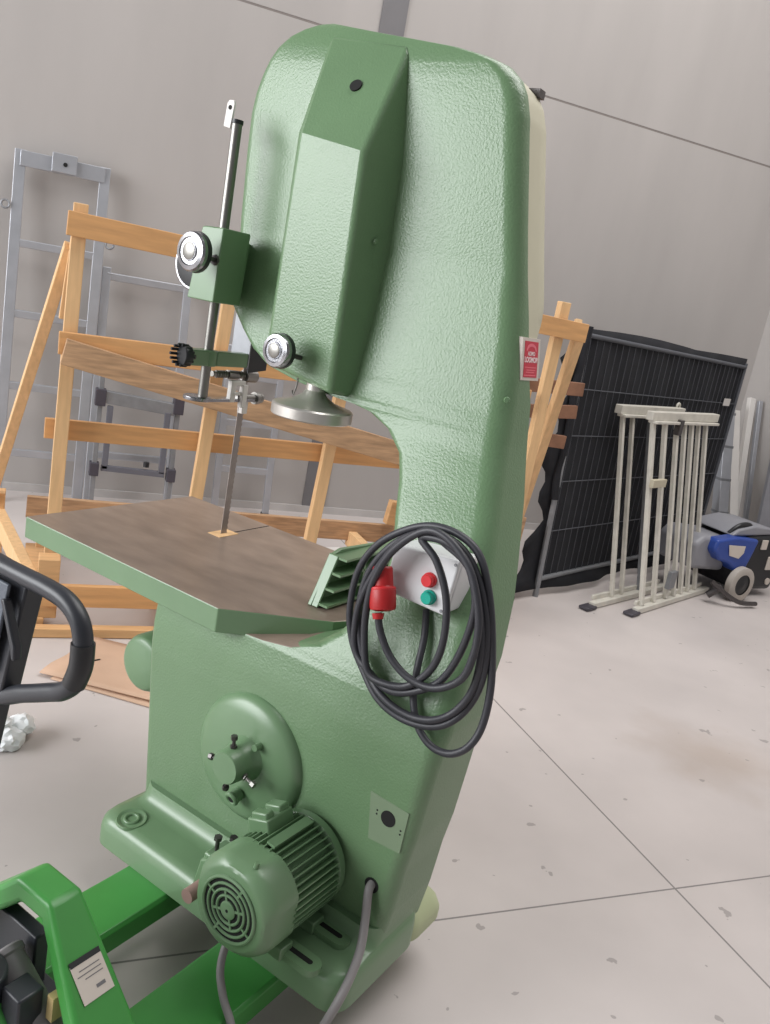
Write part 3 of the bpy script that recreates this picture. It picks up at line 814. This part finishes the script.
wb('end_leg', (2.49, 3.66, 1.63), (2.62, 4.08, .30), .055, .045, 'wood_v')
wb('end_block', (2.60, 4.12, .0), (2.60, 4.12, .36), .10, .10, 'wood_red')
wb('end_runner', (2.36, 3.70, .05), (2.60, 4.05, .05), .10, .08, 'wood_red', ref=(1, 0, 0))
wb('end_block', (2.68, 4.16, .0), (2.70, 4.16, .50), .07, .08, 'wood_old')

tg = lambda o, l, c, g=None: tag(o, l, c, g)
b = B(); b.beam((3.66, 5.0, .0), (3.74, 5.56, 1.70), .055, .03, (0, 1, 0))
tg(b.build('wooden_batten', M['wood_v'], bevel=.003, smooth=False), 'wooden batten whose pale tip sticks up behind the black net fence', 'batten')

# ================================================================== LADDERS against the back wall
def ladder(name, x0, x1, ztop, yb, yt, rungs, label, wtop=None, top_bar=False, stile=.05, shift=0.0):
    root = thing(name, label, 'ladder', ((x0 + x1) / 2, yb, 0), 0, 'ladders on the back wall')
    up = Vector((shift, yt - yb, ztop))
    for x in (x0, x1):
        b = B(); b.beam((x, yb, .012), Vector((x, yb, 0)) + up, .03, stile, (1, 0, 0))
        st_ = pw(b.build('stile', M['alu'], bevel=.003, smooth=False), root)
        b = B(); b.box((x, yb, .015), (.045, .07, .03))
        f = b.build('rubber_foot', M['black_plastic'], st_, smooth=False)
    for z in rungs:
        c = Vector((0, yb, 0)) + up * (z / ztop)
        b = B(); b.beam((x0 + c.x, c.y, z), (x1 + c.x, c.y, z), .045, .028, (0, 1, 0))
        pw(b.build('rung', M['alu'], bevel=.005, smooth=False), root)
    return root
l1 = ladder('ladder', -.175, .285, 2.03, 5.40, 5.58, [.30, .70, 1.12, 1.52], 'tall aluminium ladder leaning on the wall at the left edge', stile=.06)
b = B(); b.beam((-.175, 5.565, 1.985), (.285, 5.565, 1.985), .085, .03, (0, 1, 0)); pw(b.build('top_bar', M['alu'], bevel=.003, smooth=False), l1)
b = B(); b.box((.06, 5.545, 2.0), (.135, .03, .105)); br = pw(b.build('top_bracket', M['alu'], bevel=.003, smooth=False), l1)
b = B(); b.cyl((.065, 5.526, 1.995), (.065, 5.532, 1.995), .012); b.build('bracket_hole', M['hole'], br)
for x, z in ((-.235, 1.72), (.345, 1.60)):
    b = B(); b.ring((x, 5.53, z), (0, 1, 0), .022, .006, 20, 8); pw(b.build('hook_ring', M['galv']), l1)
ladder('ladder', .345, .835, 1.47, 5.36, 5.57, [.34, .68, 1.0, 1.42], 'shorter aluminium ladder leaning on the wall just right of the tallest ladder', stile=.05)
ladder('ladder', 1.16, 1.515, 1.12, 5.44, 5.58, [.31, .62, .93], 'small aluminium ladder against the wall, seen between saw blade and dark wall strip', stile=.045)
sq = thing('steel_frame', 'dark grey steel frame with dark corner clamps in front of the shorter ladder', 'frame', (.6, 5.27, 0))
b = B(); b.beam((.375, 5.27, .732), (.80, 5.27, .70), .075, .05, (0, 1, 0)); pw(b.build('crossbar', M['galv'], bevel=.004, smooth=False), sq)
for x, s in ((.42, 1), (.76, -1)):
    b = B(); b.beam((x, 5.255, .68), (x + .0, 5.255, .29), .035, .03, (0, 1, 0)); pw(b.build('upright', M['frame_grey'], bevel=.003, smooth=False), sq)
    b = B(); b.beam((x - .06 * s, 5.28, .85), (x - .06 * s, 5.25, .02), .03, .03, (0, 1, 0)); pw(b.build('post', M['galv'], bevel=.003, smooth=False), sq)
    b = B(); b.box((x - .06 * s, 5.275, .725), (.062, .075, .10)); pw(b.build('corner_clamp', M['clamp_dark'], bevel=.004, smooth=False), sq)
    b = B(); b.box((x - .06 * s, 5.26, .285), (.055, .07, .08)); pw(b.build('corner_clamp', M['clamp_dark'], bevel=.004, smooth=False), sq)
b = B(); b.beam((.40, 5.255, .295), (.78, 5.255, .285), .035, .03, (0, 1, 0)); pw(b.build('lower_bar', M['frame_grey'], bevel=.003, smooth=False), sq)
b = B(); b.box((.355, 5.25, .012), (.10, .10, .024)); pw(b.build('foot', M['black_plastic'], bevel=.004, smooth=False), sq)
b = B(); b.cyl((.665, 5.25, .325), (.665, 5.25, .355), .018); pw(b.build('knob', M['black_plastic']), sq)

# ================================================================== BLACK NET FENCE PANEL
FA = math.atan2(.97, 2.07)
fence_p = thing('site_fence', 'tall fence panel covered with black net, leaning in the corner behind the white gates', 'fence', (2.93, 4.13, 0), FA)
L_, HT = 2.33, 1.63
def fl(s, z, off=0.0):                       # a point on the fence plane, leaning a little
    return Vector((s, off + .065 * z / HT * (1 - s / L_), z))
b = B()
b.tube([fl(0, .0), fl(0, HT)], .018, 10, 1); b.build('side_post', M['galv'], fence_p)
b = B(); b.tube([fl(L_, .0), fl(L_, HT - .02)], .014, 10, 1); b.build('side_post', M['wire'], fence_p)
b = B(); b.tube([fl(0, .62), fl(-.012, .8, .01), fl(.0, 1.0), fl(-.01, 1.3, .005), fl(0, HT + .02)], .025, 10, 5); b.build('net_wrap', M['black_net'], fence_p)
b = B(); b.tube([fl(0, .115), fl(L_, .125)], .016, 10, 1); b.build('bottom_rail', M['galv'], fence_p)
b = B(); b.tube([fl(0, HT - .03), fl(L_, HT - .05)], .014, 10, 1); b.build('top_rail', M['wire'], fence_p)
b = B()
for k in range(30):
    s = .04 + k * (L_ - .06) / 29.5
    b.tube([fl(s, .12, -.004), fl(s, HT - .05, -.004)], .0022, 5, 1)
for z in (.42, .73, 1.01, 1.29): b.tube([fl(0, z, -.006), fl(L_, z, -.006)], .0035, 6, 1)
b.build('wire_mesh', M['wire'], fence_p, smooth=False)
b = B(); bm = b.bm
random.seed(3); nx, nz = 44, 26; G = []
for i in range(nx + 1):
    row = []
    for k in range(nz + 1):
        s = -.05 + (L_ + .06) * i / nx; z = .05 + (HT - .05) * k / nz
        sag = 0
        if k == nz: z += .006 + .022 * abs(math.sin(math.pi * (s / (L_ * .62)))) * (.4 if s > L_ * .62 else .85)
        edge = max(0, 1 - i / 3.0)
        s2 = s - edge * (.05 + .055 * math.sin(z * 9) + .16 * max(0, .45 - z) + .05 * math.sin(z * 23)) * (1 if z < 1.5 else .3)
        p = fl(s2, z, .012 + .008 * math.sin(s * 17 + z * 5) + .03 * edge)
        if k == 0: p += Vector((0, -.03 - .05 * math.sin(s * 3) ** 2, 0))
        row.append(bm.verts.new(p))
    G.append(row)
for i in range(nx):
    for k in range(nz): bm.faces.new((G[i][k], G[i + 1][k], G[i + 1][k + 1], G[i][k + 1]))
net = b.build('black_net', M['black_net'], fence_p, angle=80)
md = net.modifiers.new('solid', 'SOLIDIFY'); md.thickness = .003
b = B(); b.box((2.13, -.012, 1.30), (.12, .004, .055)); b.build('white_tag', M['profile_white'], fence_p, smooth=False)

# ================================================================== WHITE FOLDED GATES leaning on the fence
def gate(x, y, rz, L, bars, label, top0, top1, sk1, lock):
    r = thing('folding_gate', label, 'gate', (x, y, 0), rz, 'folded white gates')
    H = 1.20; lean = .25
    def q(s, z, off=0.0): return Vector((s, off + lean * z / H, z))
    b = B(); b.beam(q(top0, H), q(top1, H + .01), .055, .05, (0, 1, 0)); b.beam(q(top0 + .02, H - .035, -.01), q(top1 - .02, H - .03, -.01), .018, .06, (0, 1, 0))
    b.build('top_beam', M['gate_white'], r, bevel=.004, smooth=False)
    b = B(); b.beam((-.02, 0, .022), (sk1, 0, .022), .035, .045, (0, 1, 0)); b.beam((.02, .03, .055), (sk1 - .05, .03, .055), .03, .02, (0, 1, 0))
    sk = b.build('bottom_skid', M['gate_white'], r, bevel=.004, smooth=False)
    b = B(); b.box((-.06, 0, .014), (.11, .07, .02)); b.build('skid_shoe', M['clamp_dark'], sk, bevel=.006)
    for s, w_, m_ in bars:
        b = B(); b.beam(q(s, .04), q(s + .0, H - .02), .026, w_, (1, 0, 0)); b.build('bar', M[m_], r, bevel=.003, smooth=False)
    if lock:
        b = B(); b.box(q(.13, .80, -.03), (.18, .03, .05)); b.build('lock_plate', mat('aged_cream_paint', srgb(188, 180, 158), .5), r, bevel=.003)
        b = B(); b.box(q(.42, .17, -.03), (.09, .03, .12)); b.build('latch_box', M['galv'], r, bevel=.004)
        b = B(); b.box(q(.40, H - .06, -.02), (.05, .04, .10)); b.build('hinge_block', M['dark_steel'], r, bevel=.004)
        b = B(); b.cyl(q(.95, H - .14, .05), q(.95, H - .02, .05), .03, .02, 16); b.build('roller', M['clamp_dark'], r)
    else:
        b = B(); b.ring(q(top1 - .06, H + .045), (0, 1, 0), .02, .008, 20, 8); b.build('eyelet', M['gate_white'], r)
    return r
gate(3.25, 3.97, math.radians(23.8), .94, [(.23, 0.027, 'gate_white'), (.355, 0.024, 'gate_white'), (.60, 0.045, 'galv'), (.82, 0.022, 'gate_white')], 'left and farther of two white folding gates in front of the black net fence', .17, 1.05, .96, False)
gate(3.53, 3.90, math.radians(24.9), 1.07, [(.07, 0.036, 'gate_white'), (.235, 0.032, 'gate_white'), (.41, 0.032, 'gate_white'), (.53, 0.029, 'gate_white'), (.64, 0.032, 'gate_white'), (.75, 0.025, 'gate_white'), (.87, 0.030, 'gate_white')], 'right and nearer of two white folding gates, with more bars and a lock plate', .02, 1.03, 1.07, True)

# ================================================================== FLOOR SCRUBBER
sc = thing('floor_scrubber', 'blue and black floor scrubbing machine with a pale wheel at the right edge', 'floor scrubber', (4.62, 4.27, 0), math.radians(8))
b = B()
b.prism([(.02, -.02, .06), (.44, -.02, .05), (.47, -.02, .14), (.46, -.02, .40), (.38, -.02, .47), (.05, -.02, .45), (-.02, -.02, .30), (-.02, -.02, .12)], (0, .42, 0))
body = b.build('body', M['black_plastic'], sc, bevel=.03, seg=4, angle=50)
b = B()
b.prism([(-.30, -.035, .43), (-.12, -.045, .455), (.13, -.045, .44), (.10, -.045, .33), (.06, -.045, .215), (-.06, -.045, .205), (-.13, -.045, .26), (-.24, -.04, .285), (-.31, -.035, .35)], (0, .10, 0))
sh = b.build('side_shell', M['blue'], sc, bevel=.02, seg=4, angle=50)
b = B(); b.prism([(-.19, -.048, .40), (-.02, -.052, .395), (-.02, -.052, .345), (-.06, -.052, .305), (-.16, -.05, .325)], (0, .006, 0)); b.build('shell_badge', M['label'], sh, smooth=False)
b = B()
b.prism([(-.42, .03, .20), (-.08, .03, .18), (-.05, .03, .42), (-.36, .03, .44), (-.43, .03, .38)], (0, .34, 0))
b.build('tank', M['tank_grey'], sc, bevel=.03, seg=4, angle=50)
b = B(); b.prism([(-.12, .0, .45), (.36, .0, .465), (.30, .0, .515), (.10, .0, .53), (-.06, .0, .50)], (0, .34, 0)); b.build('lid', M['tank_grey'], sc, bevel=.015, seg=3, angle=50)
b = B(); b.tube([(-.10, .05, .46), (-.04, .03, .52), (.06, .03, .53), (.14, .04, .49)], .016, 10, 6); b.build('hose', M['black_plastic'], sc)
b = B(); b.lathe([(.075, 0), (.115, 0), (.125, .008), (.125, .05), (.115, .056), (.075, .056)], (.0, -.045, .125), (0, -1, 0), 40, False)
wh = b.build('wheel', M['tyre_grey'], sc, angle=40)
b = B(); b.lathe([(.078, 0), (.078, .05), (.03, .054), (.012, .062), (.0001, .062)], (.0, -.045, .125), (0, -1, 0), 32, False); b.build('wheel_disc', M['black_plastic'], wh)
b = B(); b.tube([(-.34, -.10, .16), (-.24, -.16, .09), (-.12, -.20, .04), (.04, -.21, .03)], .016, 10, 5); b.tube([(-.32, -.08, .05), (-.25, -.12, .13)], .025, 10, 1); b.build('squeegee', M['dark_steel'], sc)
for c_, s_ in (((.36, -.026, .26), (.10, .012, .10)), ((.22, -.026, .40), (.06, .012, .07))):
    b = B(); b.box(c_, s_); b.build('side_label', M['label'], body, bevel=.003, smooth=False)
b = B(); b.cyl((.38, -.03, .12), (.38, -.018, .12), .025); b.build('emblem', M['label'], body)

# ================================================================== LEANING PROFILES in the corner
def plank(name, p0, p1, w_, d_, m, label, cat, ref=(0, 1, 0)):
    b = B(); b.beam(p0, p1, w_, d_, ref)
    return tg(b.build(name, M[m], bevel=.003, smooth=False), label, cat)
dr = plank('downpipe', (5.22, 5.02, .0), (5.215, 5.38, 1.30), .10, .08, 'alu', 'grey ribbed pipe standing upright behind the floor scrubber, nearest the black fence', 'pipe')
for k in range(5):
    t = .12 + k * .2; c = Vector((5.22, 5.02, 0)).lerp(Vector((5.215, 5.38, 1.30)), t)
    b = B(); b.box(c, (.108, .09, .02)); o = b.build('pipe_band', M['galv'], smooth=False); o.parent = dr
plank('profile_board', (5.36, 5.00, .0), (5.33, 5.40, 1.22), .085, .05, 'profile_white', 'cream white board leaning in the corner just right of the grey pipe', 'board')
plank('profile_board', (5.40, 5.08, .0), (5.53, 5.45, 1.34), .06, .04, 'profile_white', 'slanting white board, highest of those leaning in the right corner', 'board')
plank('aluminium_profile', (5.52, 5.06, .0), (5.60, 5.42, 1.33), .04, .03, 'alu', 'thin aluminium profile at the extreme right edge beside the white boards', 'profile')
plank('grey_panel', (5.53, 4.87, .0), (5.53, 4.98, 1.02), .22, .03, 'tank_grey', 'grey panel leaning low in the corner behind the right of the floor scrubber', 'panel')
plank('flat_bar', (5.09, 5.08, .0), (5.12, 5.42, 1.17), .04, .012, 'galv', 'thin flat steel bar leaning between the black fence and grey pipe', 'bar')

# ================================================================== THINGS ON THE FLOOR
def sheet(name, pts, z, t, m, label, cat, bump=.006):
    b = B(); bm = b.bm
    n = 10; G = []
    p = [Vector(q) for q in pts]
    for i in range(n + 1):
        row = []
        for k in range(n + 1):
            a = p[0].lerp(p[1], i / n); c = p[3].lerp(p[2], i / n); q = a.lerp(c, k / n)
            row.append(bm.verts.new((q.x, q.y, z + bump * (1 + math.sin(i * .9) * math.cos(k * .7)))))
        G.append(row)
    for i in range(n):
        for k in range(n): bm.faces.new((G[i][k], G[i + 1][k], G[i + 1][k + 1], G[i][k + 1]))
    o = b.build(name, M[m], angle=60)
    md = o.modifiers.new('solid', 'SOLIDIFY'); md.thickness = t; md.offset = 1
    return tg(o, label, cat)
cb = sheet('cardboard_sheet', [(.09, 3.10, 0), (.29, 3.42, 0), (.95, 3.06, 0), (.70, 2.74, 0)], .008, .004, 'cardboard', 'flattened brown cardboard on the floor left of the saw, upper sheet', 'cardboard')
b = B(); b.box((.30, 3.20, .0185), (.03, .008, .001), Matrix.Rotation(.4, 3, 'Z')); o = b.build('tear', M['hole'], smooth=False); o.parent = cb
sheet('cardboard_sheet', [(.13, 3.07, 0), (.30, 3.36, 0), (.93, 3.02, 0), (.68, 2.70, 0)], .001, .003, 'cardboard', 'second cardboard layer showing under the flattened brown sheet beside the saw', 'cardboard', .002)
b = B()
random.seed(11)
for (c, r) in (((-.035, 2.66, .04), .055), ((.035, 2.68, .04), .045), ((.0, 2.62, .025), .05), ((-.09, 2.64, .04), .06)):
    r_ = bmesh.ops.create_icosphere(b.bm, subdivisions=3, radius=r)
    for v in r_['verts']:
        v.co *= 1 + random.uniform(-.12, .12); v.co.z *= .75
        v.co += Vector(c); v.co.z = max(v.co.z, .001)
tg(b.build('plastic_wrap', M['plastic_film'], angle=25), 'crumpled white plastic wrap lying on the floor at the left edge', 'plastic wrap')
b = B(); b.box((1.72, 4.62, .05), (.22, .12, .06), Matrix.Rotation(.2, 3, 'Z'))
pp = b.build('paper_bundle', M['paper'], bevel=.01, smooth=False); pp.location.z = -.019
tg(pp, 'white paper bundle on the floor by the wooden rack, seen beyond the table', 'paper')
